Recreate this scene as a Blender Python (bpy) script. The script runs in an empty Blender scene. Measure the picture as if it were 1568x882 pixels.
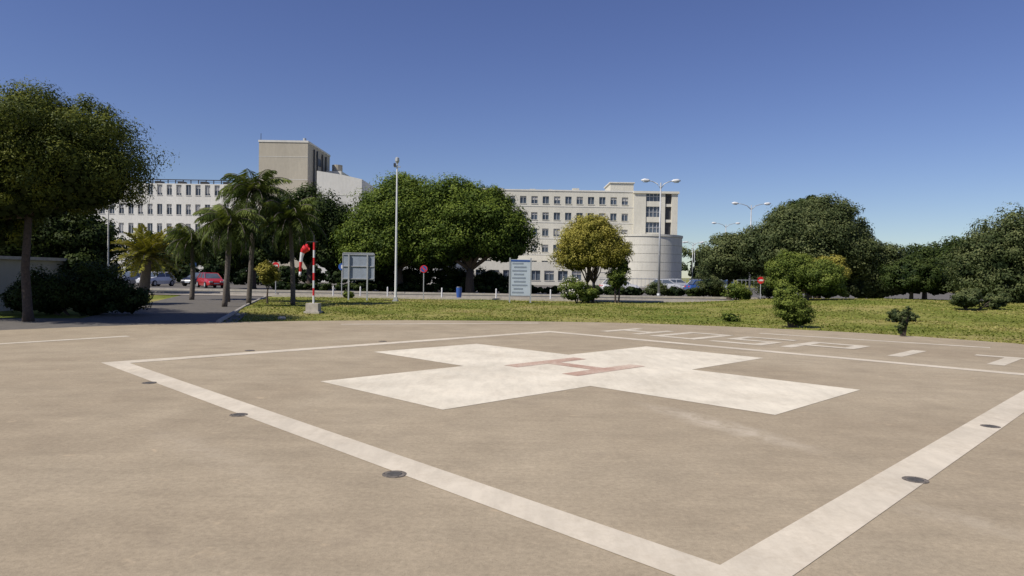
import bpy, math, random
import numpy as np
from mathutils import Matrix, Vector
R=random.Random(7); G=np.random.default_rng(11)
sc=bpy.context.scene
col=sc.collection
sc.view_settings.view_transform='Standard'; sc.view_settings.look='None'; sc.view_settings.exposure=0

# ---------------------------------------------------------------- materials
def newmat(name):
    m=bpy.data.materials.new(name); m.use_nodes=True
    nt=m.node_tree; b=nt.nodes['Principled BSDF']; return m,nt,b
def N(nt,t,**kw):
    n=nt.nodes.new(t)
    for k,v in kw.items():
        if k in n.inputs: n.inputs[k].default_value=v
        else: setattr(n,k,v)
    return n
def ramp(nt,stops,interp='LINEAR'):
    n=nt.nodes.new('ShaderNodeValToRGB'); r=n.color_ramp; r.interpolation=interp
    while len(r.elements)<len(stops): r.elements.new(0.5)
    for e,(p,c) in zip(r.elements,stops):
        e.position=p; e.color=(c[0],c[1],c[2],1) if not isinstance(c,(int,float)) else (c,c,c,1)
    return n
def mix(nt,a,b,f,blend='MIX'):
    n=nt.nodes.new('ShaderNodeMix'); n.data_type='RGBA'; n.blend_type=blend
    for s,v in ((n.inputs[0],f),(n.inputs[6],a),(n.inputs[7],b)):
        if hasattr(v,'links') or hasattr(v,'is_output'): nt.links.new(v,s)
        elif isinstance(v,(int,float)): s.default_value=v
        else: s.default_value=(v[0],v[1],v[2],1)
    return n.outputs[2]
def noise(nt,scale,detail=5,rough=0.6,coord='Object',vscale=None,dist=0):
    tc=nt.nodes.new('ShaderNodeTexCoord'); n=N(nt,'ShaderNodeTexNoise',Scale=scale,Detail=detail,Roughness=rough,Distortion=dist)
    src=tc.outputs[coord]
    if vscale:
        mp=nt.nodes.new('ShaderNodeMapping'); mp.inputs['Scale'].default_value=vscale
        nt.links.new(src,mp.inputs[0]); src=mp.outputs[0]
    nt.links.new(src,n.inputs['Vector']); return n.outputs['Fac']
def addbump(nt,b,h,strength=0.3,dist=0.02):
    n=N(nt,'ShaderNodeBump',Strength=strength,Distance=dist); nt.links.new(h,n.inputs['Height']); nt.links.new(n.outputs[0],b.inputs['Normal'])
def simple(name,c,rough=0.6,metal=0,var=0.15,scale=3,spec=None):
    m,nt,b=newmat(name)
    f=noise(nt,scale,6,0.65)
    r=ramp(nt,[(0.3,[x*(1-var) for x in c]),(0.7,[min(1,x*(1+var)) for x in c])])
    nt.links.new(f,r.inputs[0]); nt.links.new(r.outputs[0],b.inputs['Base Color'])
    b.inputs['Roughness'].default_value=rough; b.inputs['Metallic'].default_value=metal
    if spec is not None: b.inputs['Specular IOR Level'].default_value=spec
    return m
def leafmat(name,dark,mid,light,trans=0.25):
    m,nt,b=newmat(name)
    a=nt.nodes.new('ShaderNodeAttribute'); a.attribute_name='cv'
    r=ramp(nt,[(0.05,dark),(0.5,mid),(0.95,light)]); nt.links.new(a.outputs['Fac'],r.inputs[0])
    nt.links.new(r.outputs[0],b.inputs['Base Color']); b.inputs['Roughness'].default_value=0.6
    b.inputs['Specular IOR Level'].default_value=0.15
    t=nt.nodes.new('ShaderNodeBsdfTranslucent')
    c2=mix(nt,r.outputs[0],(1.0,1.0,0.3),0.6,'MULTIPLY'); nt.links.new(c2,t.inputs[0])
    ms=nt.nodes.new('ShaderNodeMixShader'); ms.inputs[0].default_value=trans
    nt.links.new(b.outputs[0],ms.inputs[1]); nt.links.new(t.outputs[0],ms.inputs[2])
    nt.links.new(ms.outputs[0],nt.nodes['Material Output'].inputs[0]); return m

def concrete():
    m,nt,b=newmat('pad_concrete')
    big=noise(nt,0.22,6,0.62,dist=0.6); med=noise(nt,1.3,8,0.7); fine=noise(nt,22,5,0.75); spk=noise(nt,120,2,0.6)
    r1=ramp(nt,[(0.32,(0.345,0.278,0.192)),(0.5,(0.385,0.315,0.220)),(0.68,(0.425,0.352,0.250))]); nt.links.new(big,r1.inputs[0])
    r2=ramp(nt,[(0.3,0.84),(0.7,1.09)]); nt.links.new(med,r2.inputs[0])
    r3=ramp(nt,[(0.3,0.82),(0.7,1.14)]); nt.links.new(fine,r3.inputs[0])
    r4=ramp(nt,[(0.30,0.62),(0.42,1.0),(0.66,1.0),(0.75,1.3)]); nt.links.new(spk,r4.inputs[0])
    c=mix(nt,r1.outputs[0],r2.outputs[0],1.0,'MULTIPLY'); c=mix(nt,c,r3.outputs[0],1.0,'MULTIPLY'); c=mix(nt,c,r4.outputs[0],0.85,'MULTIPLY')
    br=noise(nt,1.0,6,0.7,vscale=(0.7,5,1),dist=0.5); rbr=ramp(nt,[(0.35,0.95),(0.65,1.04)]); nt.links.new(br,rbr.inputs[0])
    c=mix(nt,c,rbr.outputs[0],1.0,'MULTIPLY')
    bl=noise(nt,0.9,4,0.6,dist=1.0); rb=ramp(nt,[(0.60,0.0),(0.76,0.35)]); nt.links.new(bl,rb.inputs[0])
    c=mix(nt,c,(0.20,0.16,0.12),rb.outputs[0])
    ch=noise(nt,3.2,4,0.6,dist=0.4); rc=ramp(nt,[(0.65,0.0),(0.73,0.45)]); nt.links.new(ch,rc.inputs[0])
    c=mix(nt,c,(0.54,0.42,0.28),rc.outputs[0])
    tc=nt.nodes.new('ShaderNodeTexCoord')
    for (x0,y0,x1,y1,w,s) in ((1.6,9.3,3.1,6.4,0.34,0.5),(2.5,5.6,3.8,4.0,0.26,0.2),(-4,7.5,-1.6,5.2,0.3,0.15)):
        dx,dy=x1-x0,y1-y0; L=math.hypot(dx,dy); a=math.atan2(dy,dx)
        mp=nt.nodes.new('ShaderNodeMapping'); mp.vector_type='TEXTURE'
        mp.inputs['Location'].default_value=((x0+x1)/2,(y0+y1)/2,0); mp.inputs['Rotation'].default_value=(0,0,a); mp.inputs['Scale'].default_value=(L/2,w,1)
        nt.links.new(tc.outputs['Object'],mp.inputs[0])
        g=nt.nodes.new('ShaderNodeTexGradient'); g.gradient_type='SPHERICAL'; nt.links.new(mp.outputs[0],g.inputs[0])
        f2=noise(nt,4,6,0.75,dist=0.8); f2r=ramp(nt,[(0.35,0.1),(0.65,1.0)]); nt.links.new(f2,f2r.inputs[0])
        mm=nt.nodes.new('ShaderNodeMath'); mm.operation='MULTIPLY'
        nt.links.new(g.outputs['Fac'],mm.inputs[0]); nt.links.new(f2r.outputs[0],mm.inputs[1])
        rr=ramp(nt,[(0.02,0.0),(0.6,s)]); nt.links.new(mm.outputs[0],rr.inputs[0])
        c=mix(nt,c,(0.60,0.52,0.41),rr.outputs[0])
    nt.links.new(c,b.inputs['Base Color']); b.inputs['Roughness'].default_value=0.88; b.inputs['Specular IOR Level'].default_value=0.15
    addbump(nt,b,fine,0.35,0.01); return m
def paint(name,c,wear=0.5,under=(0.385,0.315,0.220),lo=0.60):
    m,nt,b=newmat(name)
    a=noise(nt,1.1,6,0.65); f=noise(nt,14,8,0.8)
    mm=nt.nodes.new('ShaderNodeMath'); mm.operation='MULTIPLY_ADD'; mm.inputs[1].default_value=0.5
    nt.links.new(a,mm.inputs[0]); hh=nt.nodes.new('ShaderNodeMath'); hh.operation='MULTIPLY'; hh.inputs[1].default_value=0.5
    nt.links.new(f,hh.inputs[0]); nt.links.new(hh.outputs[0],mm.inputs[2])
    r=ramp(nt,[(lo-0.14,0.04),(lo-0.04,wear*0.45),(lo+0.06,wear)]); nt.links.new(mm.outputs[0],r.inputs[0])
    tone=ramp(nt,[(0.35,[x*0.88 for x in c]),(0.65,[x*1.05 for x in c])]); nt.links.new(noise(nt,0.7,5,0.6),tone.inputs[0])
    st=noise(nt,2.0,6,0.7,vscale=(3,0.8,1)); sr=ramp(nt,[(0.35,0.9),(0.6,1.03)]); nt.links.new(st,sr.inputs[0])
    t=mix(nt,tone.outputs[0],sr.outputs[0],1.0,'MULTIPLY')
    c2=mix(nt,t,under,r.outputs[0]); nt.links.new(c2,b.inputs['Base Color']); b.inputs['Roughness'].default_value=0.8
    b.inputs['Specular IOR Level'].default_value=0.15
    addbump(nt,b,f,0.2,0.006); return m
def grassmat(name):
    m,nt,b=newmat(name)
    a=noise(nt,0.22,5,0.6,dist=0.5); f=noise(nt,9,6,0.75); g2=noise(nt,1.1,5,0.65)
    r=ramp(nt,[(0.32,(0.135,0.17,0.028)),(0.48,(0.21,0.225,0.048)),(0.6,(0.31,0.28,0.09)),(0.75,(0.35,0.27,0.13))]); nt.links.new(a,r.inputs[0])
    r2=ramp(nt,[(0.3,0.6),(0.7,1.25)]); nt.links.new(f,r2.inputs[0])
    r3=ramp(nt,[(0.35,0.7),(0.6,1.1)]); nt.links.new(g2,r3.inputs[0])
    c=mix(nt,r.outputs[0],r2.outputs[0],1,'MULTIPLY'); c=mix(nt,c,r3.outputs[0],1,'MULTIPLY')
    nt.links.new(c,b.inputs['Base Color']); b.inputs['Roughness'].default_value=0.95
    b.inputs['Specular IOR Level'].default_value=0.1
    addbump(nt,b,f,0.8,0.05); return m
def wallmat(name,c,joint=0):
    m,nt,b=newmat(name)
    a=noise(nt,0.25,6,0.65,vscale=(1,1,0.25)); f=noise(nt,3,6,0.7,vscale=(1,1,0.3))
    r=ramp(nt,[(0.3,[x*0.86 for x in c]),(0.65,c)]); nt.links.new(a,r.inputs[0])
    r2=ramp(nt,[(0.3,0.9),(0.65,1.03)]); nt.links.new(f,r2.inputs[0])
    nt.links.new(mix(nt,r.outputs[0],r2.outputs[0],1,'MULTIPLY'),b.inputs['Base Color']); b.inputs['Roughness'].default_value=0.85
    b.inputs['Specular IOR Level'].default_value=0.2
    return m
M={}
M['concrete']=concrete()
M['white']=paint('worn_white_paint',(0.75,0.68,0.545),0.5,lo=0.61)
M['line']=paint('line_paint',(0.66,0.585,0.465),0.55,lo=0.60)
M['thin']=paint('faded_paint',(0.66,0.595,0.48),0.6,lo=0.56)
M['red']=paint('faded_red_paint',(0.40,0.23,0.17),0.8,under=(0.66,0.56,0.44),lo=0.54)
M['grass']=grassmat('lawn_grass')
M['soil']=simple('dry_soil',(0.30,0.235,0.14),0.95,0,0.35,5)
M['asphalt']=simple('asphalt',(0.08,0.076,0.07),0.9,0,0.3,8)
M['asphalt_l']=simple('old_asphalt',(0.12,0.108,0.092),0.9,0,0.25,4)  # base colour darkened to carry the shade lying over the car park
M['kerb']=simple('kerb_concrete',(0.43,0.39,0.33),0.85,0,0.2,5)
M['pave']=simple('paving',(0.33,0.29,0.235),0.85,0,0.2,4)
M['wallw']=wallmat('white_render',(0.67,0.65,0.60))
M['wallc']=wallmat('cream_panel',(0.64,0.61,0.525))
M['wallb']=wallmat('beige_concrete',(0.46,0.415,0.335))
M['glass']=simple('window_glass',(0.08,0.10,0.13),0.15,0,0.5,0.4)
M['blind']=simple('window_blind',(0.42,0.41,0.39),0.7,0,0.2,0.8)
M['frame']=simple('aluminium_frame',(0.45,0.45,0.45),0.45,0.2,0.1)
M['dark']=simple('dark_metal',(0.045,0.045,0.05),0.5,0.2,0.2)
M['galv']=simple('galvanised_steel',(0.42,0.43,0.44),0.5,0.3,0.12)
M['polew']=simple('white_pole_paint',(0.66,0.66,0.66),0.5,0,0.1)
M['signw']=simple('sign_white',(0.50,0.56,0.62),0.5,0,0.06)
M['signb']=simple('sign_blue',(0.03,0.09,0.32),0.45,0,0.1)
M['signg']=simple('sign_back_grey',(0.27,0.31,0.37),0.55,0.1,0.12)
M['signr']=simple('sign_red',(0.60,0.02,0.025),0.45,0,0.1)
M['bark']=simple('bark',(0.07,0.052,0.04),0.95,0,0.45,14)
M['barkp']=simple('palm_trunk',(0.11,0.093,0.078),0.95,0,0.4,18)
M['lamp']=simple('recessed_lamp_metal',(0.16,0.14,0.12),0.85,0,0.3,20,0.1)
M['lampd']=simple('recessed_lamp_lens',(0.09,0.085,0.08),0.8,0,0.3,20,0.1)
M['tyre']=simple('tyre_rubber',(0.02,0.02,0.02),0.9,0,0.1)
M['rock']=simple('rock',(0.36,0.32,0.27),0.9,0,0.3,6)
M['L_pine']=leafmat('pine_needles',(0.015,0.027,0.005),(0.060,0.080,0.012),(0.185,0.195,0.025),0.18)
M['L_ficus']=leafmat('ficus_leaves',(0.013,0.030,0.005),(0.066,0.104,0.013),(0.185,0.235,0.034))
M['L_dark']=leafmat('dark_leaves',(0.009,0.020,0.005),(0.030,0.050,0.011),(0.074,0.098,0.023))
M['L_yel']=leafmat('yellow_green_leaves',(0.10,0.105,0.018),(0.29,0.265,0.05),(0.45,0.39,0.09),0.3)
M['L_olive']=leafmat('olive_leaves',(0.022,0.036,0.013),(0.070,0.092,0.033),(0.165,0.182,0.07))
M['L_shrub']=leafmat('shrub_leaves',(0.030,0.052,0.009),(0.105,0.145,0.025),(0.22,0.255,0.05))
M['L_palm']=leafmat('palm_fronds',(0.035,0.058,0.012),(0.10,0.135,0.028),(0.22,0.25,0.06))
M['L_date']=leafmat('date_palm_fronds',(0.12,0.125,0.02),(0.30,0.28,0.045),(0.46,0.41,0.09))
M['L_flower']=leafmat('white_flowers',(0.45,0.43,0.38),(0.6,0.57,0.5),(0.7,0.67,0.6),0.1)
M['blade']=leafmat('grass_blades',(0.13,0.16,0.028),(0.24,0.25,0.055),(0.40,0.34,0.13),0.3)
def carpaint(n,c):
    m,nt,b=newmat(n); b.inputs['Roughness'].default_value=0.3; b.inputs['Coat Weight'].default_value=0.6
    f=noise(nt,2,3,0.5); r=ramp(nt,[(0.3,[x*0.92 for x in c]),(0.7,c)]); nt.links.new(f,r.inputs[0]); nt.links.new(r.outputs[0],b.inputs['Base Color']); return m
CP={'white':carpaint('car_white',(0.7,0.7,0.7)),'red':carpaint('car_red',(0.42,0.02,0.02)),'black':carpaint('car_black',(0.02,0.02,0.025)),
    'grey':carpaint('car_grey',(0.2,0.21,0.23)),'blue':carpaint('car_blue',(0.03,0.09,0.3)),'silver':carpaint('car_silver',(0.45,0.46,0.48))}

# ---------------------------------------------------------------- mesh builder
class MB:
    def __init__(s): s.v=[]; s.f=[]; s.m=[]; s.mats=[]
    def mi(s,mat):
        if mat not in s.mats: s.mats.append(mat)
        return s.mats.index(mat)
    def add(s,vs,fs,mat):
        o=len(s.v); i=s.mi(mat); s.v+= [tuple(v) for v in vs]
        for f in fs: s.f.append([o+k for k in f]); s.m.append(i)
    def box(s,a,b,mat):
        (x0,y0,z0),(x1,y1,z1)=a,b
        s.add([(x0,y0,z0),(x1,y0,z0),(x1,y1,z0),(x0,y1,z0),(x0,y0,z1),(x1,y0,z1),(x1,y1,z1),(x0,y1,z1)],
              [(0,3,2,1),(4,5,6,7),(0,1,5,4),(1,2,6,5),(2,3,7,6),(3,0,4,7)],mat)
    def tube(s,pts,rad,mat,seg=8,cap=True):
        pts=[Vector(p) for p in pts]; vs=[]; fs=[]
        for i,p in enumerate(pts):
            d=(pts[min(i+1,len(pts)-1)]-pts[max(i-1,0)]).normalized()
            a=d.orthogonal().normalized() if abs(d.z)<0.9 else Vector((1,0,0)); a=(a-d*a.dot(d)).normalized(); b=d.cross(a)
            r=rad[i] if hasattr(rad,'__len__') else rad
            for k in range(seg):
                t=2*math.pi*k/seg; vs.append(p+a*math.cos(t)*r+b*math.sin(t)*r)
        for i in range(len(pts)-1):
            for k in range(seg):
                k2=(k+1)%seg; fs.append((i*seg+k,i*seg+k2,(i+1)*seg+k2,(i+1)*seg+k))
        if cap: fs.append(tuple(range(seg))[::-1]); fs.append(tuple((len(pts)-1)*seg+k for k in range(seg)))
        s.add(vs,fs,mat)
    def poly(s,pts,z,mat): s.add([(p[0],p[1],z) for p in pts],[tuple(range(len(pts)))],mat)
    def obj(s,name,parent=None,smooth=False,loc=None,rot=0):
        me=bpy.data.meshes.new(name); me.from_pydata(s.v,[],s.f); 
        for m in s.mats: me.materials.append(m)
        me.polygons.foreach_set('material_index',s.m)
        if smooth: me.polygons.foreach_set('use_smooth',[True]*len(s.f))
        me.update(); o=bpy.data.objects.new(name,me); col.objects.link(o)
        if parent: o.parent=parent
        if loc: o.location=loc
        if rot: o.rotation_euler=(0,0,rot)
        return o
def empty(name,loc=(0,0,0),rot=0,scale=1):
    o=bpy.data.objects.new(name,None); col.objects.link(o); o.location=loc; o.rotation_euler=(0,0,rot); o.scale=(scale,)*3
    o.empty_display_size=0.2; return o
def quads(name,V,cv,mat,parent=None):
    n=len(V); me=bpy.data.meshes.new(name)
    me.vertices.add(n*4); me.vertices.foreach_set('co',V.reshape(-1).astype(np.float32))
    me.loops.add(n*4); me.loops.foreach_set('vertex_index',np.arange(n*4,dtype=np.int32))
    me.polygons.add(n); me.polygons.foreach_set('loop_start',np.arange(0,n*4,4,dtype=np.int32))
    try: me.polygons.foreach_set('loop_total',np.full(n,4,dtype=np.int32))
    except Exception: pass
    me.update(calc_edges=True)
    a=me.attributes.new('cv','FLOAT','FACE'); a.data.foreach_set('value',cv.astype(np.float32))
    me.materials.append(mat); o=bpy.data.objects.new(name,me); col.objects.link(o)
    if parent: o.parent=parent
    return o
def unit(a): return a/np.maximum(np.linalg.norm(a,axis=1,keepdims=True),1e-9)
def leafquads(P,Nn,S,asp=0.55):
    n=len(P); t=unit(np.cross(Nn,G.normal(size=(n,3)))); b=np.cross(Nn,t); S=S[:,None]
    return np.stack([P+t*S*0.5,P+b*S*0.5*asp,P-t*S*0.5,P-b*S*0.5*asp],axis=1)

def crown(name,blobs,n,leaf,mat,parent,clump=0.26,nclump=60,core=0.75,asp=0.6):
    """blobs: (x,y,z,rx,ry,rz) ellipsoids; leaves gathered in clumps over each one"""
    vol=np.array([b[3]*b[5]+b[3]*b[4] for b in blobs]); w=vol/vol.sum(); VS=[]; CV=[]
    for b,wi in zip(blobs,w):
        c=np.array(b[:3]); r=np.array(b[3:6]); nc=max(8,int(nclump*wi*len(blobs)/ max(1,len(blobs)**0.3)))
        d=unit(G.normal(size=(nc,3))); d[:,2]=np.where(d[:,2]<-0.5,-d[:,2]*0.5,d[:,2]); d=unit(d)
        rr=G.uniform(0.62,1.07,nc)[:,None]
        C=c+d*r*rr; tint=G.uniform(0,1,nc); cr=clump*min(r)*G.uniform(0.6,1.35,nc)+0.1*min(r)
        m=int(n*wi*0.85); k=G.integers(0,nc,m); q=unit(G.normal(size=(m,3))); u=G.uniform(0,1,m)**0.35
        P=C[k]+q*(cr[k]*u)[:,None]*np.array([1.15,1.15,0.85]); No=unit(q*1.5+d[k]*0.5+np.array([0,0,0.4])+G.normal(size=(m,3))*0.38)
        S=leaf*G.uniform(0.6,1.5,m); VS.append(leafquads(P,No,S,asp)); CV.append(np.clip(0.42*tint[k]+0.28*G.uniform(0,1,m)+0.34*(q[:,2]*u)+0.17,0,1))  # clump tops tinted lighter, undersides darker: light and shade put into leaf colour
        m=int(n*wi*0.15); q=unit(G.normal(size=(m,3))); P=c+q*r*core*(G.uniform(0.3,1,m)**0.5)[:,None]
        VS.append(leafquads(P,unit(q+G.normal(size=(m,3))*0.5),leaf*G.uniform(1.8,3.2,m),0.8)); CV.append(G.uniform(0,0.15,m))  # larger inner leaves block gaps, tinted dark as painted shade inside the crown
    return quads(name,np.concatenate(VS),np.concatenate(CV),mat,parent)

def tree(name,x,y,z0,trunk_h,tr,blobs,n,leaf,mat,clump=0.26,nclump=60,lean=(0,0),stems=1,bark='bark',core=0.75,asp=0.6,limbs=3):
    e=empty(name,(x,y,z0)); mb=MB()
    for s in range(stems):
        ox=(s-(stems-1)/2)*tr*3.0
        top=Vector((lean[0]+ox*1.6,lean[1],trunk_h)); p0=Vector((ox,R.uniform(-.1,.1) if stems>1 else 0,-0.1))
        mid=p0.lerp(top,0.5)+Vector((R.uniform(-.1,.1),R.uniform(-.1,.1),0))*trunk_h*0.4
        mb.tube([p0,p0.lerp(mid,0.25)+Vector((0,0,0.02)),mid,top],[tr*1.45,tr*1.05,tr*0.9,tr*0.75],M[bark],10)
        for b in blobs:
            for j in range(limbs):
                t=Vector(b[:3])+Vector((R.uniform(-.6,.6)*b[3],R.uniform(-.6,.6)*b[4],R.uniform(-.1,.6)*b[5]))
                m2=top.lerp(t,0.45)+Vector((R.uniform(-.15,.15)*b[3],R.uniform(-.15,.15)*b[4],-0.08*b[5]))
                mb.tube([top-Vector((0,0,0.1)),m2,t],[tr*0.5,tr*0.33,tr*0.1],M[bark],6)
    mb.obj('trunk',e,True)
    crown('crown',blobs,n,leaf,mat,e,clump,nclump,core=core,asp=asp); return e

def hfun(x,y):
    def ss(t): t=min(1,max(0,t)); return t*t*(3-2*t)
    return -0.056+0.55*ss((x-7)/14)*ss((y-22)/18)*ss((50-y)/7)+0.03*ss((y-26)/4)*(math.sin(x*0.7)*math.cos(y*0.5)+1)*ss((48-y)/3)

# ---------------------------------------------------------------- ground, pad, roads
mb=MB(); mb.poly([(-1500,-300),(1500,-300),(1500,2500),(-1500,2500)],-0.075,M['grass']); mb.obj('ground')
pad=[(-18,9),(-16,14),(-13.3,18.2),(-9.4,22.0),(-4.5,24.3),(0.4,25.0),(4.5,24.8),(7.6,23.8),(10.9,22.0),(13.5,19.2),(15.5,15),(16.2,10),(15.8,4),(13,-3),(6,-9),(-3,-11),(-12,-8),(-18,0)]
def smoothloop(p,k=6):
    o=[]; n=len(p)
    for i in range(n):
        a,b,c,d=[np.array(p[(i+j)%n],float) for j in (-1,0,1,2)]
        for t in np.linspace(0,1,k,endpoint=False):
            o.append(tuple(0.5*((2*b)+(-a+c)*t+(2*a-5*b+4*c-d)*t*t+(-a+3*b-3*c+d)*t**3)))
    return o
pl=smoothloop(pad)[::-1]
mb=MB(); n=len(pl)
mb.add([(p[0],p[1],0) for p in pl]+[(p[0],p[1],-0.2) for p in pl],[tuple(range(n))[::-1]]+[(i,(i+1)%n,n+(i+1)%n,n+i) for i in range(n)],M['concrete'])
o=mb.obj('helipad_pavement')
import bmesh
bm=bmesh.new(); bm.from_mesh(o.data); bmesh.ops.recalc_face_normals(bm,faces=bm.faces); bm.to_mesh(o.data); bm.free()

C=(1.2,12.2)
def D(u,v,c=C):
    s=math.sqrt(0.5); return (c[0]+(u+v)*s,c[1]+(-u+v)*s)
mk=MB(); Z=0.004; so=6.05
OUT=[(-7.18,12.2),(1.24,3.50),(9.85,12.2),(1.13,20.75)]; IN=[(-6.68,12.2),(1.22,3.98),(9.38,12.2),(1.13,20.28)]
for i in range(4):
    j=(i+1)%4; mk.poly([OUT[i],OUT[j],IN[j],IN[i]],Z,M['line'])
mk.obj('helipad_perimeter_marking')
mk=MB(); CC=(1.2,12.5); a=1.45; L=4.3
mk.poly([D(u,v,CC) for u,v in [(-a,-L),(a,-L),(a,-a),(L,-a),(L,a),(a,a),(a,L),(-a,L),(-a,a),(-L,a),(-L,-a),(-a,-a)]],Z,M['white'])
mk.obj('helipad_cross_marking')
mk=MB(); HC=(1.18,12.75)
def rect(mb,u0,v0,u1,v1,c,z,mat): mb.poly([D(u0,v0,c),D(u1,v0,c),D(u1,v1,c),D(u0,v1,c)],z,mat)
rect(mk,-0.86,-0.98,-0.52,0.98,HC,Z*2,M['red']); rect(mk,0.52,-0.98,0.86,0.98,HC,Z*2,M['red']); rect(mk,-0.52,-0.17,0.52,0.17,HC,Z*2,M['red'])
mk.obj('helipad_letter_h_marking')
def seg(mb,p,q,w,z,mat):
    d=np.array(q,float)-np.array(p,float); nrm=np.array([-d[1],d[0]])/np.linalg.norm(d)*w/2; p=np.array(p); q=np.array(q)
    mb.poly([tuple(p-nrm),tuple(q-nrm),tuple(q+nrm),tuple(p+nrm)],z,mat)
mk=MB()
for p,q in (((-12.6,12.6),(-9.4,17.1)),((-5.4,22.1),(0.95,24.1)),((7.5,21.1),(12.1,17.6))): seg(mk,p,q,0.24,Z,M['thin'])
mk.obj('helipad_outer_line_marking')
mk=MB(); LT={ 'H':[(0,0,0,1),(1,0,1,1),(0,.5,1,.5)],'O':[(0,0,0,1),(1,0,1,1),(.0,0,1,0),(0,1,1,1)],'S':[(0,0,1,0),(1,0,1,.5),(0,.5,1,.5),(0,.5,0,1),(0,1,1,1)],
 'P':[(0,0,0,1),(0,1,1,1),(1,.5,1,1),(0,.5,1,.5)],'I':[(.5,0,.5,1)],'T':[(.5,0,.5,1),(0,1,1,1)],'A':[(0,0,0,1),(1,0,1,1),(0,1,1,1),(0,.5,1,.5)],'L':[(0,0,0,1),(0,0,1,0)]}
u=1.0-so; sw=0.30
for ch in 'HOSPITAL':
    W=1.15
    for i,(a0,b0,a1,b1) in enumerate(LT[ch]):
        zz=Z+0.0012*i
        if a0==a1: rect(mk,u+a0*W-sw/2,so+1.2+b0*1.9,u+a0*W+sw/2,so+1.2+b1*1.9,C,zz,M['thin'])
        else: rect(mk,u+a0*W-sw/2,so+1.2+b0*1.9-sw/2,u+a1*W+sw/2,so+1.2+b0*1.9+sw/2,C,zz,M['thin'])
    u+=1.85
mk.obj('helipad_lettering_marking')
for (x,y) in ((-0.94,5.69),(-3.1,7.95),(-5.24,10.1),(3.37,5.76),(5.5,7.96),(7.7,10.2),(-5.4,14.4),(-3.1,16.8)):
    mb=MB(); mb.tube([(0,0,-0.02),(0,0,0.006)],[0.105,0.10],M['lamp'],24); mb.tube([(0,0,0.006),(0,0,0.010)],[0.065,0.055],M['lampd'],20)
    for k in range(6):
        t=k*math.pi/3; mb.tube([(0.085*math.cos(t),0.085*math.sin(t),0.005),(0.085*math.cos(t),0.085*math.sin(t),0.009)],0.006,M['lampd'],6)
    mb.obj('recessed_pad_light',loc=(x,y,0))

nx,ny=150,70; vs=[]; fs=[]
for j in range(ny+1):
    y=16+(50-16)*j/ny; left=-9.3-max(0,y-22)*0.30
    for i in range(nx+1):
        x=left+(75-left)*(i/nx)**1.25; vs.append((x,y,hfun(x,y)))
for j in range(ny):
    for i in range(nx): a0=j*(nx+1)+i; fs.append((a0,a0+1,a0+nx+2,a0+nx+1))
mb=MB(); mb.add(vs,fs,M['grass']); mb.obj('lawn',smooth=True)
mb=MB(); c0=np.array([0.,7.]); npl=len(pl)
ring=[]
for i,p in enumerate(pl):
    d=np.array(p)-c0; d/=np.linalg.norm(d); ring.append((p[0]+d[0]*(0.3+0.25*math.sin(i*1.7)+0.2*math.sin(i*.61+1)+R.uniform(0,.25)),p[1]+d[1]*(0.3+0.25*math.sin(i*1.7)+0.2*math.sin(i*.61+1)+R.uniform(0,.25))))
mb.add([(p[0],p[1],-0.035) for p in pl]+[(p[0],p[1],-0.045) for p in ring],[(i,(i+1)%npl,npl+(i+1)%npl,npl+i) for i in range(npl) if pl[i][1]>12 and pl[i][0]>-10],M['soil']); mb.obj('dry_soil_margin')
n=110000; X=G.uniform(-15,32,n); Y=18+29*G.uniform(0,1,n)**1.3
poly=np.array(pl); 
def inside(X,Y,poly):
    c=np.zeros(len(X),bool); j=len(poly)-1
    for i in range(len(poly)):
        xi,yi=poly[i]; xj,yj=poly[j]
        t=((yi>Y)!=(yj>Y))&(X<(xj-xi)*(Y-yi)/(yj-yi+1e-12)+xi); c^=t; j=i
    return c
keep=(~inside(X,Y,poly))&(X>-9.2-np.maximum(0,Y-22)*0.3)
dens=0.5+0.5*np.sin(X*0.9+2*np.sin(Y*0.4))*np.cos(Y*0.8+X*0.3); keep&=G.uniform(0,1,n)<0.2+0.8*dens
X=X[keep];Y=Y[keep]; n=len(X); Zg=np.array([hfun(x,y) for x,y in zip(X,Y)])
hh=G.uniform(0.02,0.06,n)*(0.7+0.6*(G.uniform(0,1,n)>0.93)); an=G.uniform(0,6.28,n); ww=G.uniform(0.02,0.05,n)
B=np.stack([X,Y,Zg],1); T=np.stack([np.cos(an)*ww,np.sin(an)*ww,np.zeros(n)],1); U=np.stack([G.normal(size=n)*0.035,G.normal(size=n)*0.035,hh],1)
V=np.stack([B-T,B+T,B+T*0.3+U,B-T*0.3+U],1)
quads('grass',V,np.clip(0.45+0.3*np.sin(X*0.5+Y*0.7)+G.normal(size=n)*0.2,0,1),M['blade'])

mb=MB(); mb.poly([(-30,8),(-17.2,8),(-8.8,22.2),(-16.2,46.5),(-22,46.5),(-14.5,23.5),(-30,20)],-0.04,M['asphalt_l']); mb.obj('access_road')
mb=MB(); mb.poly([(-120,50.5),(130,50.5),(130,58),(-120,58)],-0.06,M['asphalt']); mb.obj('road')
mb=MB(); mb.poly([(-120,46.5),(40,46.5),(40,50.2),(-120,50.2)],-0.015,M['pave']); mb.obj('pavement')
mb=MB(); mb.box((-15.9,46.2,-0.1),(40,46.4,0.09),M['kerb']); mb.box((-120,50.3,-0.1),(130,50.5,0.09),M['kerb']); mb.box((-120,58.1,-0.1),(130,58.3,0.09),M['kerb'])
mb.obj('kerb')
mk=MB()
for i in range(-25,30): mk.box((i*4,54.2,-0.058),(i*4+2,54.32,-0.054),M['polew'])
mk.obj('road_lane_marking')
mb=MB(); mb.poly([(-120,60),(70,60),(70,126),(-120,126)],-0.055,M['asphalt_l']); mb.obj('car_park_tarmac')
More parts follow.
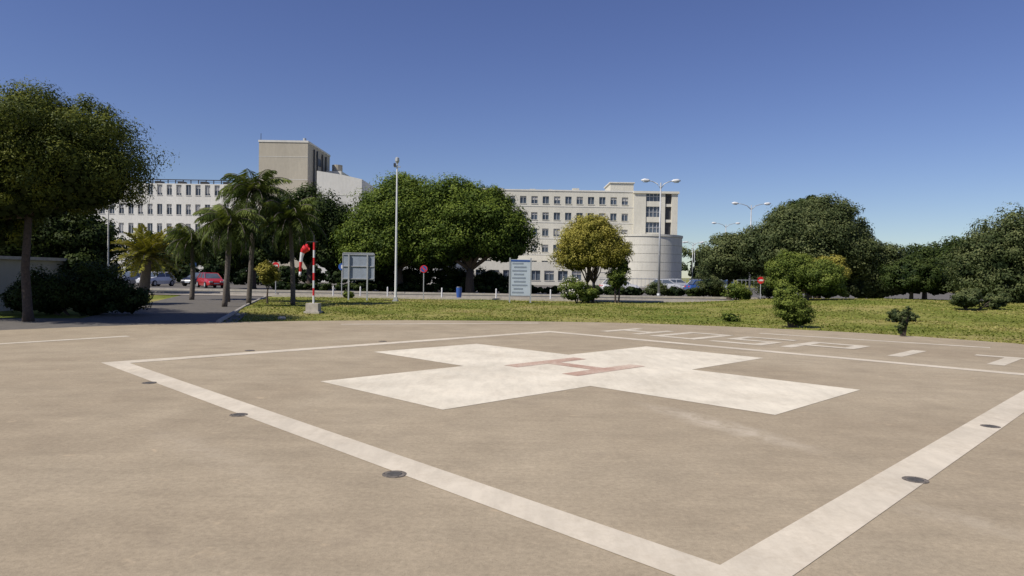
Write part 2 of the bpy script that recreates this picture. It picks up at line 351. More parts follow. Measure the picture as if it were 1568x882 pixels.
mb=MB(); mb.tube([(-9.5,22.6,-0.02),(-12.6,33,-0.02),(-16.1,45.8,-0.02)],0.08,M['kerb'],6); mb.obj('path_edging')

# ---------------------------------------------------------------- buildings
def facade(mb,x0,x1,y,z0,floors,fh,winz,winh,pitch,winw,wall,top=None,depth=0.35,first=0.8,frames=True):
    top=top or z0+floors*fh; xs=[]; x=x0+first
    while x+winw<x1-0.4: xs.append(x); x+=pitch
    zprev=z0
    for f in range(floors):
        za=z0+f*fh+winz; zb=za+winh
        mb.box((x0,y,zprev),(x1,y+depth,za),wall)
        xp=x0
        for i,xw in enumerate(xs):
            mb.box((xp,y,za),(xw,y+depth,zb),wall); xp=xw+winw
            bl=R.random()
            mb.add([(xw,y+depth-0.05,za),(xw+winw,y+depth-0.05,za),(xw+winw,y+depth-0.05,zb),(xw,y+depth-0.05,zb)],[(0,1,2,3)],M['glass'])
            if bl<0.6:
                hb=winh*R.choice((0.25,0.35,0.5,0.8)); mb.box((xw+0.02,y+depth-0.12,zb-hb),(xw+winw-0.02,y+depth-0.08,zb-0.01),M['blind'])
            if frames:
                mb.box((xw+winw/2-0.04,y+depth-0.2,za+0.01),(xw+winw/2+0.04,y+depth-0.13,zb-0.01),M['frame'])
                mb.box((xw-0.05,y-0.08,za-0.09),(xw+winw+0.05,y-0.003,za),wall)
        mb.box((xp,y,za),(x1,y+depth,zb),wall); zprev=zb
    mb.box((x0,y,zprev),(x1,y+depth,top),wall)
    return top
hb=empty('hospital_building',(0,0,0))
mb=MB(); facade(mb,-12,22.0,128,-0.1,6,2.95,0.15,1.35,2.07,1.15,M['wallc'],top=17.1,depth=0.3)
mb.box((-12,128.31,-0.1),(22,142,16.2),M['wallc'])
mb.box((-12.1,127.9,17.1),(22.05,128.5,17.35),M['wallw'])
for z in (2.6,5.55,8.5,11.45,14.4): mb.box((-12,127.94,z-0.12),(22,127.997,z),M['wallw'])
mb.obj('ward_facade',hb)
mb=MB(); X0=22.003
for i,(xa,xb) in enumerate(((X0,24.2),(27.0,27.7),(28.9,30.0))): mb.box((xa,127.6,-0.1),(xb,142,16.9),M['wallc'])
for k in range(6):
    z=0.3+k*2.85; mb.box((24.203,127.75,z),(26.997,141,z+0.95),M['wallc']); mb.box((24.203,128.1,z+0.95),(26.997,141,z+2.85),M['glass'])
    mb.box((27.703,127.8,z),(28.897,141,z+0.5),M['wallc']); mb.box((27.703,128.2,z+0.5),(28.897,141,z+2.85),M['dark'])
    mb.box((24.203,128.0,z+1.8),(26.997,128.08,z+1.9),M['frame'])
    for t in range(1,4): mb.box((24.2+t*0.7-0.06,127.98,z+0.96),(24.2+t*0.7+0.06,128.06,z+2.84),M['frame'])
mb.box((21.9,127.3,16.903),(30.2,142.2,17.3),M['wallc'])
mb.obj('stair_bay',hb)
mb=MB(); mb.box((18.0,130,17.36),(22.3,138,19.0),M['wallc']); mb.box((17.8,129.8,19.003),(22.5,138.2,19.2),M['wallw'])
mb.box((-6,131,16.2),(-2,137,17.9),M['wallc'])
for x in (3.0,6.5,7.4,11,14.2): mb.box((x,130.5,16.2),(x+R.uniform(.6,1.4),131.6,17.5+R.uniform(0,0.5)),M['wallc'])
mb.obj('roof_plant_room',hb)
mb=MB(); prof=[]; z=-0.1; r=6.0
while z<8.3: prof+=[(r,z),(r,z+1.34),(r-0.07,z+1.35),(r-0.07,z+1.41)]; z+=1.42
prof+=[(r+0.12,z),(r+0.12,z+0.35),(0.01,z+0.36)]
sg=96; vs=[]; fs=[]
for (rr,zz) in prof:
    for k in range(sg): t=2*math.pi*k/sg; vs.append((23.0+rr*math.cos(t)*1.05,121.5+rr*math.sin(t),zz))
for i in range(len(prof)-1):
    for k in range(sg): k2=(k+1)%sg; fs.append((i*sg+k,i*sg+k2,(i+1)*sg+k2,(i+1)*sg+k))
mb.add(vs,fs,M['wallc']); 
mb.box((14.2,119,-0.1),(23,121.5,8.8),M['wallc'])
for k in range(6): mb.box((14.8+k*0.001,118.94,1.2+k*1.15),(20.0,118.997,1.26+k*1.15),M['wallw'])
mb.obj('curved_auditorium',hb)
mb=MB(); facade(mb,-12,14.0,122,-0.1,1,3.6,0.9,1.7,2.4,1.7,M['wallc'],top=4.0); mb.box((-12,122.36,-0.1),(14,127.5,3.8),M['wallc']); mb.obj('ground_floor_wing',hb)

hl=empty('hospital_building')
mb=MB(); facade(mb,-80,-44.0,128,-0.1,5,3.55,1.2,1.9,1.75,0.95,M['wallw'],top=17.4)
mb.box((-80,128.36,-0.1),(-44,142,16.6),M['wallw']); mb.obj('ward_facade',hl)
mb=MB()
for i in range(25):
    x=-79+i*1.4; mb.box((x,128.6,17.4),(x+0.14,128.74,18.1),M['dark'])
    if i%3==0: mb.box((x+0.15,129.2,16.6),(x+1.1,131,18.0),M['dark'])
mb.box((-79.2,128.56,18.103),(-43,128.8,18.25),M['dark']); mb.box((-79.2,128.6,17.8),(-43,128.64,17.86),M['dark']); mb.obj('roof_railing',hl)
mb=MB(); mb.box((-45.4,124.6,-0.1),(-36.7,139.5,24.6),M['wallb']); mb.box((-45.5,124.5,24.603),(-36.6,139.6,24.95),M['wallw'])
for z in (6,10,14,18,22): mb.box((-45.43,124.57,z),(-36.67,124.598,z+0.08),M['wallw'])
for y in (128,130,133.5,136): mb.tube([(-36.5,y,8),(-36.5,y,24)],0.14,M['dark'],8)
for z in (19,21.5): mb.box((-36.69,131,z),(-36.62,133,z+1.4),M['dark'])
mb.tube([(-45.2,125,24.95),(-45.2,125,26.2)],0.05,M['dark'],6); mb.tube([(-38,127,24.95),(-38,127,25.8)],[0.3,0.3],M['galv'],10)
mb.obj('service_tower',hl)
mb=MB(); mb.box((-36.0,134,-0.1),(-33.0,142,21.0),M['wallw']); mb.tube([(-34.3,136,21),(-34.3,136,22.4)],1.0,M['wallb'],16); mb.obj('lift_overrun',hl)
mb=MB()
mb.add([(-33.2,118,-.1),(-25.6,118,-.1),(-25.6,118,17.4),(-29,118,18.1),(-33.2,118,18.7),(-33.2,134,-.1),(-25.6,134,-.1),(-25.6,134,17.4),(-29,134,18.1),(-33.2,134,18.7)],
 [(0,1,2,3,4),(9,8,7,6,5),(0,4,9,5),(1,6,7,2),(2,7,8,3),(3,8,9,4)],M['wallw'])
for z in (5,8.2,11.4,14.6): mb.box((-33.2,117.96,z),(-25.6,117.997,z+.07),M['wallc'])
mb.box((-25.597,119,-0.1),(-12.2,134,11.5),M['wallw']); mb.obj('white_wing',hl)
mb=MB(); facade(mb,-78,-46,116,-0.1,1,3.8,1.0,1.6,2.6,1.6,M['wallw'],top=4.2); mb.box((-78,116.36,-.1),(-46,127.9,4.0),M['wallw']); mb.obj('entrance_wing',hl)

mb=MB(); mb.box((-27,27,-0.1),(-19.9,31,1.95),M['wallb']); mb.box((-27.2,26.8,1.953),(-19.7,31.2,2.08),M['kerb']); mb.box((-21.6,26.95,0),(-20.7,26.997,1.8),M['frame']); 
for k in range(8): mb.box((-21.55,26.92,0.2+k*0.19),(-20.75,26.947,0.28+k*0.19),M['dark'])
mb.obj('utility_hut')
mb=MB()
for i in range(46): mb.box((12+i*0.6,104,-.07),(12.05+i*0.6,104.05,1.5),M['galv'])
mb.box((12,104.055,1.4),(39.1,104.1,1.47),M['galv']); mb.box((12,104.055,0.2),(39.1,104.1,0.27),M['galv']); mb.obj('metal_fence')

# ---------------------------------------------------------------- vegetation
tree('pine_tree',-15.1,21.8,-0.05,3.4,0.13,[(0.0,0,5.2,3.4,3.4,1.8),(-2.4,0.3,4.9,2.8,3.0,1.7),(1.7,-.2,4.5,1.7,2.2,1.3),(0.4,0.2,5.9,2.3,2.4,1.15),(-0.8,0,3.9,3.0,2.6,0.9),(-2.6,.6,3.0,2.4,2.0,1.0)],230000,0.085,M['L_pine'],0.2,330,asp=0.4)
tree('pine_tree',-21.5,24.5,-0.05,3.2,0.2,[(0,0,5.2,3.4,3,1.9),(1.5,0,3.6,2.6,2.2,1.5)],40000,0.13,M['L_pine'],0.24,90)
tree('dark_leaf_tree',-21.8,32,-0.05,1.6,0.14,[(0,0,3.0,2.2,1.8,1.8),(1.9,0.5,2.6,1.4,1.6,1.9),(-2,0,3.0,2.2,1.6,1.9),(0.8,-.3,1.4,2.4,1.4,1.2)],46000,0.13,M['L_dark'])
def shrub(name,x,y,blobs,n,leaf,mat,clump=0.3,nc=30,z=None):
    z=hfun(x,y) if z is None and 16<y<50 and x>-9 else (z or -0.05)
    e=empty(name,(x,y,z)); mb=MB()
    for b in blobs:
        for j in range(5): mb.tube([(b[0]*0.3,b[1]*0.3,-0.05),(b[0]+R.uniform(-.5,.5)*b[3],b[1]+R.uniform(-.5,.5)*b[4],b[2]+R.uniform(-.2,.5)*b[5])],[0.03,0.01],M['bark'],5)
    mb.obj('stems',e); crown('leaves',blobs,n,leaf,mat,e,clump,nc); return e
shrub('hedge',-15.8,25.4,[(-1.0,0,0.7,1.1,0.9,0.9),(0.5,0,0.75,1.2,0.9,1.0),(-2.0,0,0.55,0.8,.7,.6),(1.6,0.4,0.5,0.7,0.6,0.6)],34000,0.08,M['L_dark'],0.3,60)
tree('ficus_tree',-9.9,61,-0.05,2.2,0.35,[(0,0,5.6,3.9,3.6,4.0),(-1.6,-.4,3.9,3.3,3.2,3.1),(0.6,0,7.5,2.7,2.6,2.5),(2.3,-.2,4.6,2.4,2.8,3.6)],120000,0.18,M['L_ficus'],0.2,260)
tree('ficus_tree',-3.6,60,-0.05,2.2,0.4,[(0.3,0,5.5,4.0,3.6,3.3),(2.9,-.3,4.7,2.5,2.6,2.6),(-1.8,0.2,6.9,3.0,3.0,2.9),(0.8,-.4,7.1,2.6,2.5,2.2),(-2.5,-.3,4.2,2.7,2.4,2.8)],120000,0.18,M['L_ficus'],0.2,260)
shrub('understorey_shrubs',-7.5,62.5,[(-5,0,1.3,2.4,1,1.5),(-1.5,0,1.1,2.4,1,1.3),(2,0,1.2,2.2,1,1.4),(5.5,0,1.0,2.2,1,1.2)],30000,0.14,M['L_dark'],0.3,60)
tree('dark_leaf_tree',-18.6,64,-0.05,2,0.3,[(0,0,5.4,3.3,3,3.9),(2.1,0,4.5,2.6,2.5,3.6),(-2.6,0,4.8,2.6,2.5,3.2)],50000,0.22,M['L_dark'],0.24,120)
tree('dark_leaf_tree',-24.5,66,-0.05,2,0.3,[(0,0,4.4,2.8,2.6,3.2),(-2,0,3.2,2.2,2.2,2.2)],26000,0.22,M['L_dark'],0.24,80)
tree('dark_leaf_tree',-43,92,-0.05,2,0.3,[(0,0,4.0,3.4,2.6,2.8),(-4.5,0,3.8,3.2,2.4,2.6),(4,0,3.4,2.8,2.2,2.4)],30000,0.26,M['L_dark'],0.24,90)
tree('dark_leaf_tree',-54,90,-0.05,2,0.3,[(0,0,4.4,3.6,2.6,3.0),(-4.5,0,3.8,3.2,2.4,2.6)],20000,0.26,M['L_dark'],0.24,70)
bl=[(x,84+R.uniform(-.6,.6),1.1,2.2,.9,R.uniform(1.1,1.7)) for x in np.arange(-66,-18,3.0)]
crown('car_park_hedge',bl,46000,0.2,M['L_dark'],None,0.3,18)
tree('yellow_leaf_tree',4.95,44,hfun(4.95,44),1.3,0.09,[(0,0,3.45,1.9,1.8,1.65),(-.9,0,2.9,1.35,1.3,1.25),(1.2,0,3.0,1.25,1.3,1.2),(0.1,0,4.45,1.4,1.4,1.05)],60000,0.10,M['L_yel'],0.22,150,stems=2)
tree('young_tree',6.55,43.5,hfun(6.5,43.5),0.9,0.06,[(0,0,1.5,0.62,0.6,0.75),(0.35,0,2.2,0.4,.4,.6)],6000,0.09,M['L_shrub'],stems=2)
e=shrub('oleander_shrub',4.1,43,[(-.3,0,0.75,0.85,0.7,0.75),(0.6,0,0.5,0.6,.6,0.5)],9000,0.09,M['L_shrub'])
crown('flowers',[(-.3,0,0.8,0.86,0.75,0.75)],500,0.09,M['L_flower'],e,0.3,25)
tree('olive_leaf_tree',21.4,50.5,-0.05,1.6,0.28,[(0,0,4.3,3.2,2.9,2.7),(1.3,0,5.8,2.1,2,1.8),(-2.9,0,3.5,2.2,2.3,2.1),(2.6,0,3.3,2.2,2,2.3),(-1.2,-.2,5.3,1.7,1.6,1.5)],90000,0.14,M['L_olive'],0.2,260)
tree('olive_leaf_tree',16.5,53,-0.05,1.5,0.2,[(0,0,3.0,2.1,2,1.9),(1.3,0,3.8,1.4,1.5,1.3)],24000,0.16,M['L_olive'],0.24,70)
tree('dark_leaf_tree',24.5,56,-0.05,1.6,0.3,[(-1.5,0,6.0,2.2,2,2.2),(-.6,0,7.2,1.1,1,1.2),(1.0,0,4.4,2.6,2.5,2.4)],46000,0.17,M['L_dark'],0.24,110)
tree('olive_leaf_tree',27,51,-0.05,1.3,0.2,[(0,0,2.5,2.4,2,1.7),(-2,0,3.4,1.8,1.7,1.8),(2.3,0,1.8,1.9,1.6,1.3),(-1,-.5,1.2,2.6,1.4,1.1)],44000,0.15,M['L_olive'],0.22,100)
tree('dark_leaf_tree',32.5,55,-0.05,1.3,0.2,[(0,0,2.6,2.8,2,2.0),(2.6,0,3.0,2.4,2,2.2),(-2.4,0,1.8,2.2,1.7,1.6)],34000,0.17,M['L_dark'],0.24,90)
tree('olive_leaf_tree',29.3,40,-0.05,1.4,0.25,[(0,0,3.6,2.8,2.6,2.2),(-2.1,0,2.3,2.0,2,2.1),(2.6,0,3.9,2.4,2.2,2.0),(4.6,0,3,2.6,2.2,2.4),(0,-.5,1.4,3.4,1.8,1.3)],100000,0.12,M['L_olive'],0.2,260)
tree('olive_leaf_tree',24.6,43,hfun(24.6,43)-.05,0.8,0.12,[(0,0,1.4,1.7,1.2,1.2),(1.6,0,1.1,1.3,1,1.0)],20000,0.13,M['L_dark'],0.24,60)
tree('oleander_tree',17.2,41,hfun(17.2,41),0.5,0.1,[(-.9,0,1.4,1.35,1.1,1.35),(0.7,-.2,1.15,1.4,1.1,1.15),(-.5,0,2.1,.9,.8,.6),(1.4,0.2,0.8,1.0,.9,0.85)],52000,0.095,M['L_shrub'],0.22,150,stems=2)
tree('ochre_leaf_tree',19.8,44,hfun(19.6,44),0.6,0.08,[(0,0,1.5,1.3,1,1.2)],14000,0.11,M['L_yel'],0.28,50)
shrub('bush',9.85,24.6,[(0,0,0.66,0.55,.45,0.65),(-.2,0,1.15,.38,.3,.42),(0.3,0,0.4,.5,.4,.42)],14000,0.055,M['L_shrub'],0.26,90)
shrub('bush',11.7,20.8,[(0,0,0.5,0.16,.15,0.35),(0.10,0,0.78,.12,.1,.2),(-.1,0,.3,.12,.1,.2)],700,0.05,M['L_olive'],0.4,14)
shrub('bush',21.5,33,[(0,0,0.5,0.7,.6,0.5),(1.6,.4,.4,.5,.5,.4)],7000,0.09,M['L_olive'])
shrub('bush',15.2,27.5,[(0,0,0.22,0.4,.4,0.25),(.7,0.3,.18,.3,.3,.2)],1600,0.07,M['L_olive'],0.3,20)
shrub('bush',8.6,27.5,[(0,0,0.16,0.38,.3,0.2)],900,0.06,M['L_shrub'])
for x,y,r in ((-10.6,45,0.35),(15.5,48,0.9),(17,60,1.3),(21,57,1.2),(12.5,60,.9)):
    shrub('bush',x,y,[(0,0,r*0.75,r,r*.8,r*0.75),(r*.6,0,r*.5,r*.6,r*.6,r*.5)],int(5000*r),0.09,M['L_shrub' if R.random()<.5 else 'L_olive'])
tree('young_tree',-12.6,36,-0.05,0.8,0.05,[(0,0,1.5,0.5,.5,.65)],5000,0.09,M['L_yel'])
bl=[]
for i in range(46):
    x=-150+i*11+R.uniform(-4,4); bl.append((x,190+R.uniform(-25,25),3.5,R.uniform(6,9),5,R.uniform(4.5,8)))
for i in range(14): bl.append((36+i*3.2,120+R.uniform(-12,25),2.2,R.uniform(2,3.4),2,R.uniform(2,3.6)))
crown('distant_tree_line',bl,90000,0.6,M['L_olive'],None,0.3,14)
bl=[(x,60.5+R.uniform(-.3,.3),0.35,1.2,.6,R.uniform(.35,.6)) for x in np.arange(-20,20,1.8)]
crown('roadside_hedge',bl,40000,0.12,M['L_dark'],None,0.35,14)
def palm(name,x,y,h,fl,nf,trunk_r,mat,droop=1.0,leafl=0.45,up=1.1,stiff=False,lw=0.018,spread=1.5):
    e=empty(name,(x,y,-0.05)); mb=MB(); k=14; pts=[];rad=[]
    for i in range(k+1):
        t=i/k; pts.append((0.12*math.sin(t*2.2+x),0.05*t,h*t)); rad.append(trunk_r*(1.25-0.35*t+(0.06 if i%2 else 0)))
    mb.tube(pts,rad,M['barkp'],12); 
    P=[];Q=[];W=[];cv=[]; top=np.array([pts[-1][0],pts[-1][1],h])
    mb.tube([tuple(top),tuple(top+np.array([0,0,0.45]))],[trunk_r*0.85,trunk_r*0.4],M['barkp'],8)
    for f in range(nf):
        az=f*2.399+R.uniform(-.2,.2); el=up*(1-spread*f/nf)+R.uniform(-.12,.12); L=fl*R.uniform(0.85,1.1); tone=R.random()*0.5+ (0.25 if el>0.3 else 0)
        d=np.array([math.cos(az),math.sin(az),0]); p=top+np.array([0,0,0.3]); ns=26; rp=[tuple(p)]
        for s in range(ns):
            t=s/ns; a=el-droop*1.5*t**1.3; step=L/ns; tan=d*math.cos(a)+np.array([0,0,math.sin(a)]); p=p+tan*step; rp.append(tuple(p))
            if s<2: continue
            side=np.array([-d[1],d[0],0]); ll=leafl*(math.sin(math.pi*min(1,0.15+0.85*t))**0.6+0.1)
            for sgn in (-1,1):
                for rep in range(2):
                    dirn=side*sgn*0.8+tan*0.5+np.array([0,0,-0.7*droop if not stiff else 0.15])+np.array([R.gauss(0,.16) for _ in range(3)]); dirn/=np.linalg.norm(dirn)
                    q=p-tan*step*0.5*rep; P.append(q); Q.append(q+dirn*ll*R.uniform(.8,1.1)); W.append(tan*lw+np.array([0,0,0.006])); cv.append(min(1,max(0,tone+R.uniform(-.2,.25))))
        mb.tube(rp[::4]+[rp[-1]],[0.02]*(len(rp[::4]))+[0.006],M['barkp'],4)
    mb.obj('trunk',e,True)
    P,Q,W=map(np.array,(P,Q,W)); Mi=(P+Q)/2
    V=np.stack([P,Mi-W*1.3,Q,Mi+W*1.3],1); quads('fronds',V,np.array(cv),mat,e)
palm('palm_tree',-13.0,34.6,5.3,2.0,38,0.10,M['L_palm'],1.0,0.6,1.3)
palm('palm_tree',-13.3,32.5,3.6,1.8,34,0.10,M['L_palm'],1.1,0.55,1.25)
palm('palm_tree',-11.1,35,4.0,2.0,36,0.10,M['L_palm'],1.0,0.6,1.3)
palm('palm_tree',-18.2,39.5,3.1,1.8,34,0.11,M['L_palm'],1.1,0.55,1.25)
palm('palm_tree',-15.2,37.5,4.1,1.9,32,0.10,M['L_palm'],1.1,0.55,1.25)
palm('date_palm_tree',-25.8,49,2.3,2.6,46,0.3,M['L_date'],0.62,0.5,1.35,True,0.045,1.25)
palm('palm_tree',22.4,59,6.0,1.3,28,0.16,M['L_palm'],0.8,0.5,1.3,True,0.03)
palm('palm_tree',34.5,88,6.4,1.6,28,0.2,M['L_palm'],0.8,0.5,1.3,True,0.04)

# ---------------------------------------------------------------- street furniture
def double_lamp(x,y,h,arm):
    e=empty('street_lamp',(x,y,-0.05)); mb=MB(); mb.tube([(0,0,0),(0,0,h)],[0.11,0.055],M['galv'],12); mb.tube([(0,0,0),(0,0,0.35)],[0.17,0.15],M['galv'],12)
    for s in (-1,1):
        mb.tube([(0,0,h-0.5),(s*arm*0.3,0,h-0.08),(s*arm*0.7,0,h+0.1),(s*arm,0,h+0.16)],[0.045,0.04,0.035,0.03],M['galv'],8)
    mb.obj('pole',e,True)
    for s in (-1,1):
        mb=MB(); mb.tube([(s*(arm-.1),0,h+0.15),(s*(arm+.05),0,h+0.17),(s*(arm+0.4),0,h+0.2),(s*(arm+.65),0,h+0.19)],[0.05,0.12,0.14,0.05],M['polew'],12)
        mb.tube([(s*(arm+.12),0,h+0.09),(s*(arm+0.5),0,h+0.1)],[0.09,0.08],M['signw'],8); mb.obj('lamp_head',e,True)
double_lamp(12.3,58.5,9.6,1.0); double_lamp(26.2,77,9.8,1.5); double_lamp(33.5,110,10.2,1.6); double_lamp(44,140,10,1.6); double_lamp(43,165,10,1.6)
double_lamp(33,128,8,1.3)
def mast(name,x,y,h,r):
    e=empty(name,(x,y,-0.05)); mb=MB(); mb.tube([(0,0,0),(0,0,h)],[r,r*0.6],M['polew'],12); mb.tube([(0,0,0),(0,0,0.05)],[0.2,0.2],M['galv'],12)
    mb.box((-0.12,-0.12,0.06),(0.12,0.12,0.25),M['galv']); mb.obj('pole',e)
    mb=MB(); mb.tube([(0,0,h),(0,0,h+0.12),(0,0,h+0.3),(0,0,h+0.36)],[0.08,0.13,0.12,0.04],M['galv'],12); mb.box((-.2,-.05,h-0.25),(.2,.05,h-0.2),M['galv']); mb.box((-.2,-.12,h-0.2),(-.08,.06,h-0.02),M['dark']); mb.obj('lamp_head',e)
mast('floodlight_mast',-7.0,42,8.3,0.075)
e=empty('flag_pole',(-15.4,26.6,-.05)); mb=MB(); mb.tube([(0,0,0),(0,0,3.9)],[.035,.022],M['polew'],10); mb.tube([(0,0,3.9),(0,0,3.96)],[.04,.02],M['galv'],10); mb.tube([(0,0,0),(0,0,.06)],.1,M['galv'],10); mb.obj('pole',e)
e=empty('windsock',(-8.1,28.5,-0.05)); mb=MB(); mb.box((-0.25,-0.25,0.1),(0.25,0.25,0.42),M['kerb']); mb.box((-0.31,-0.31,-0.02),(0.31,0.31,0.1),M['kerb']); mb.obj('concrete_base',e)
mb=MB(); nb=8
for k in range(nb): mb.tube([(0,0,0.42+k*0.31),(0,0,0.42+(k+1)*0.31)],0.042,M['signr'] if k%2 else M['polew'],12,True)
mb.tube([(0,0,2.9),(0,0,3.2)],0.02,M['dark'],8); mb.tube([(-.30,0,2.92),(0.14,0,2.92)],0.014,M['dark'],6); mb.tube([(-.30,0,2.92),(-.36,0,2.74)],0.014,M['dark'],6); mb.obj('striped_pole',e)
mb=MB(); cn=[(-0.22,0,2.70),(-0.30,0.0,2.68),(-0.40,0,2.60),(-0.47,0,2.48),(-0.51,0,2.28),(-0.53,0,2.1),(-0.55,0,1.90),(-0.56,0.02,1.7),(-.58,.02,1.5)]; rd=[0.13,0.16,0.14,0.09,0.065,0.065,0.055,0.05,0.045]
for i in range(8): mb.tube([cn[i],cn[i+1]],[rd[i],rd[i+1]],M['signr'] if i in(0,1,2,5,6) else M['polew'],14,i==7)
mb.obj('fabric_cone',e,True)
e=empty('direction_sign',(-9.3,42.2,-0.05)); mb=MB(); mb.box((-0.93,0,1.25),(0.93,0.05,2.85),M['signg'])
for z in (1.3,2.05,2.76): mb.box((-0.93,-0.05,z),(0.93,-0.003,z+0.05),M['galv'])
mb.box((-.97,-.02,1.2),(-.933,.07,2.9),M['galv']); mb.box((.933,-.02,1.2),(.97,.07,2.9),M['galv']); mb.box((-.97,-.02,2.853),(.97,.07,2.9),M['galv'])
mb.obj('panel',e); mb=MB(); mb.box((-.6,-.13,0),(-.52,-.053,2.8),M['galv']); mb.box((.52,-.13,0),(.6,-.053,2.8),M['galv']); mb.obj('posts',e)
e=empty('information_sign',(0.5,42.5,-0.05),rot=0.1); mb=MB(); mb.box((-.6,0,.45),(.6,.12,2.65),M['signw'])
z=2.45
for k in range(9):
    mb.box((-.5+0.1*(k%2),-.008,z-.09),(R.uniform(0.1,.5),-.003,z),M['signg']); z-=0.22
mb.box((-.58,-.012,2.52),(.58,-.009,2.62),M['signb']); mb.obj('panel',e)
mb=MB(); mb.box((-.68,-.02,-.02),(-.603,.14,2.75),M['galv']); mb.box((.603,-.02,-.02),(.68,.14,2.75),M['galv']); mb.obj('posts',e)
def tsign(x,y,h,r,kind,name='traffic_sign'):
    e=empty(name,(x,y,-0.05)); mb=MB(); mb.tube([(0,0,0),(0,0,h+r)],0.03,M['galv'],8); mb.obj('post',e)
    mb=MB()
    def disc(rr,yy,mat): mb.add([(rr*math.cos(t),yy,h+rr*math.sin(t)) for t in np.linspace(0,2*math.pi,25)[:-1]],[tuple(range(24))],mat)
    mb.tube([(0,-.03,h),(0,-.05,h)],r,M['signr'] if kind!='blue' else M['signb'],24)
    if kind=='nopark':
        disc(r*.8,-.053,M['signb']); 
        c=r*.8*.7; mb.add([(-c-.03,-.056,h+c-.03),(-c+.03,-.056,h+c+.03),(c+.03,-.056,h-c+.03),(c-.03,-.056,h-c-.03)],[(0,1,2,3)],M['signr'])
    elif kind=='noentry': mb.box((-r*.65,-.056,h-.06),(r*.65,-.052,h+.06),M['polew'])
    else: mb.box((-r*.2,-.056,h-r*.5),(r*.2,-.052,h+r*.5),M['polew'])
    mb.obj('plate',e)
tsign(-5.7,45,2.0,0.24,'nopark'); tsign(-17.0,50.2,2.1,0.25,'noentry'); tsign(-23.3,51,2.1,0.25,'blue'); tsign(17.8,50,1.6,.25,'noentry'); tsign(-12.2,50,2.1,.25,'blue'); tsign(-31.3,48,2.0,.25,'blue')
for x in (-12.5,-10.6,-8.7,-4.9,-1.1,2.7):
    mb=MB(); mb.tube([(0,0,0),(0,0,.62),(0,0,.7)],[.05,.05,.03],M['polew'] ,10); mb.obj('bollard',loc=(float(x),48.8,-.015))
mb=MB(); mb.tube([(0,0,0),(0,0,.3),(0,0,.75)],[.15,.18,.2],M['signb'],14); mb.tube([(0,0,.75),(0,0,.82)],[.2,.16],M['dark'],14); mb.obj('litter_bin',loc=(-3.6,47.5,-.015))
def rock(x,y,s):
    bm=bmesh.new(); bmesh.ops.create_icosphere(bm,subdivisions=3,radius=s)
    for v in bm.verts: v.co*=1+0.22*math.sin(v.co.x*9/s*.4+x)*math.cos(v.co.y*7/s*.4)+R.uniform(-.05,.05); v.co.z*=0.6
    me=bpy.data.meshes.new('rock'); bm.to_mesh(me); bm.free(); me.materials.append(M['rock']); o=bpy.data.objects.new('rock',me); col.objects.link(o); o.location=(x,y,0)
for a in ((-8.1,24.6,.12),(-10.2,26,.1),(16.3,29,.3),(15.6,28.4,.2)): rock(*a)

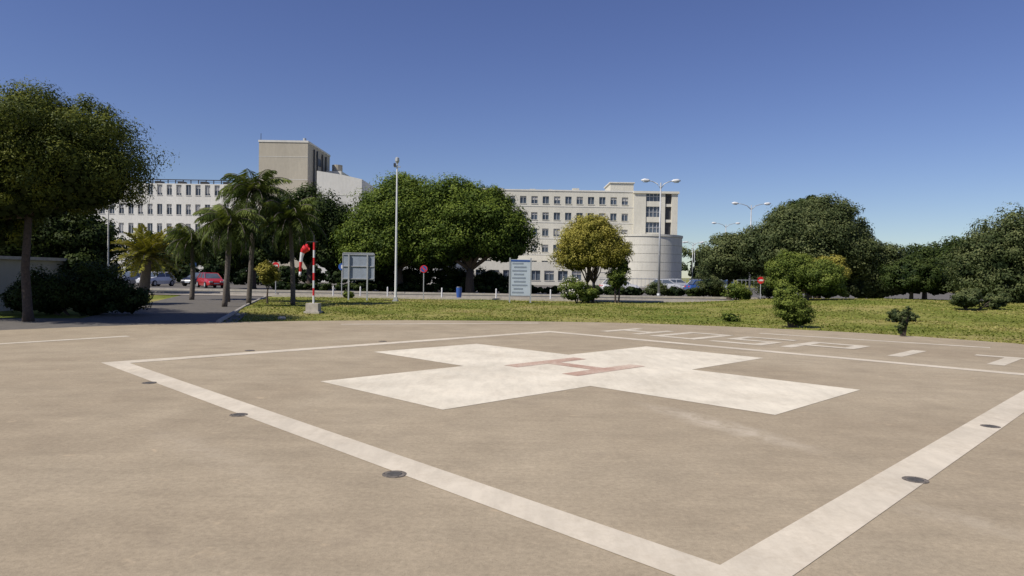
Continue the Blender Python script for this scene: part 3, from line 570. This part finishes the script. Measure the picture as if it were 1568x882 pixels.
def car(x,y,rot,paint):
    e=empty('parked_car',(x,y,-0.05),rot); mb=MB()
    secs=[(-2.1,.35,.62,.70),(-1.95,.28,.86,.78),(-1.2,.25,.95,.84),(0,.22,.95,.86),(1.0,.22,.93,.86),(1.7,.25,.82,.80),(2.05,.30,.66,.68),(2.12,.38,.55,.6)]
    vs=[];fs=[]
    for (sx,z0,z1,wd) in secs: vs+= [(sx,-wd*.95,z0),(sx,-wd,(z0+z1)/2),(sx,-wd*.9,z1),(sx,wd*.9,z1),(sx,wd,(z0+z1)/2),(sx,wd*.95,z0)]
    for i in range(len(secs)-1):
        for k in range(6): k2=(k+1)%6; fs.append((i*6+k,(i+1)*6+k,(i+1)*6+k2,i*6+k2))
    fs.append((5,4,3,2,1,0)); o=(len(secs)-1)*6; fs.append(tuple(o+k for k in range(6))); mb.add(vs,fs,paint); mb.obj('body',e)
    mb=MB(); b=[(-1.75,-.74),(1.05,-.76),(1.05,.76),(-1.75,.74)]; t=[(-1.3,-.56),(0.3,-.58),(0.3,.58),(-1.3,.56)]
    mb.add([(p[0],p[1],.93) for p in b]+[(p[0],p[1],1.40) for p in t],[(0,1,5,4),(1,2,6,5),(2,3,7,6),(3,0,4,7)],M['glass'])
    mb.obj('windows',e); mb=MB(); mb.add([(p[0],p[1],1.403) for p in t]+[(p[0]*.9-.05,p[1]*.85,1.46) for p in t],[(0,1,5,4),(1,2,6,5),(2,3,7,6),(3,0,4,7),(4,5,6,7)],paint)
    for s in (-1,1):
        for (xa,xb) in ((-1.78,-1.32),(-.45,-.45),(1.07,.32)): mb.tube([(xa,s*.765,.92),(xb,s*.585,1.41)],.035,paint,5)
    mb.obj('roof',e)
    mb=MB()
    for s in (-1,1):
        for wx in (-1.3,1.32): mb.tube([(wx,s*.66,.31),(wx,s*.88,.31)],.31,M['tyre'],18); mb.tube([(wx,s*.882,.31),(wx,s*.89,.31)],.19,M['galv'],14)
    mb.obj('wheels',e)
    mb=MB()
    for s in (-.5,.5): mb.box((2.02,s-.16,.55),(2.13,s+.16,.68),M['polew']); mb.box((-2.13,s-.14,.62),(-2.0,s+.14,.76),M['signr'])
    mb.box((2.1,-.25,.4),(2.14,.25,.5),M['signw']); mb.obj('lights',e)
for a in ((-36.2,71,-1.75,'white'),(-29.4,68,-0.9,'red'),(-39.4,72,-1.75,'grey'),(-43,73,-1.75,'white'),(-33.2,74,-1.7,'black'),(-13.0,66,0.1,'black'),(22.5,82,0.2,'blue'),(25.5,88,0.4,'white'),(29,95,0.3,'blue'),(19,86,-.3,'silver'),(-50,78,-1.8,'silver'),(12,78,0.1,'white'),(24.6,104,.2,'silver')):
    car(a[0],a[1],a[2],CP[a[3]])

# ---------------------------------------------------------------- camera, light
cam=bpy.data.cameras.new('camera'); co=bpy.data.objects.new('camera',cam); col.objects.link(co)
cam.lens=24.54; cam.sensor_width=36; cam.clip_end=5000; cam.clip_start=0.05
co.matrix_world=Matrix.Translation((0,0,1.65))@Matrix.Rotation(math.radians(90-1.07),4,'X')@Matrix.Rotation(math.radians(0.9),4,'Z')
sc.camera=co
az=math.radians(235); el=math.radians(48)
d=Vector((math.sin(az)*math.cos(el),math.cos(az)*math.cos(el),math.sin(el)))
s=bpy.data.lights.new('sun','SUN'); s.energy=4.95; s.angle=math.radians(0.53); s.color=(1,0.945,0.85)
so_=bpy.data.objects.new('sun',s); col.objects.link(so_); so_.rotation_euler=d.to_track_quat('Z','Y').to_euler()
w=bpy.data.worlds.new('World'); sc.world=w; w.use_nodes=True; nt=w.node_tree
sky=nt.nodes.new('ShaderNodeTexSky'); sky.sky_type='NISHITA'; sky.sun_disc=False; sky.sun_elevation=el; sky.sun_rotation=az
sky.air_density=1.0; sky.dust_density=0.15; sky.ozone_density=5.5
hs=nt.nodes.new('ShaderNodeHueSaturation'); hs.inputs['Hue'].default_value=0.521; hs.inputs['Saturation'].default_value=1.04
nt.links.new(sky.outputs[0],hs.inputs['Color'])
nt.links.new(hs.outputs[0],nt.nodes['Background'].inputs[0]); nt.nodes['Background'].inputs[1].default_value=0.092
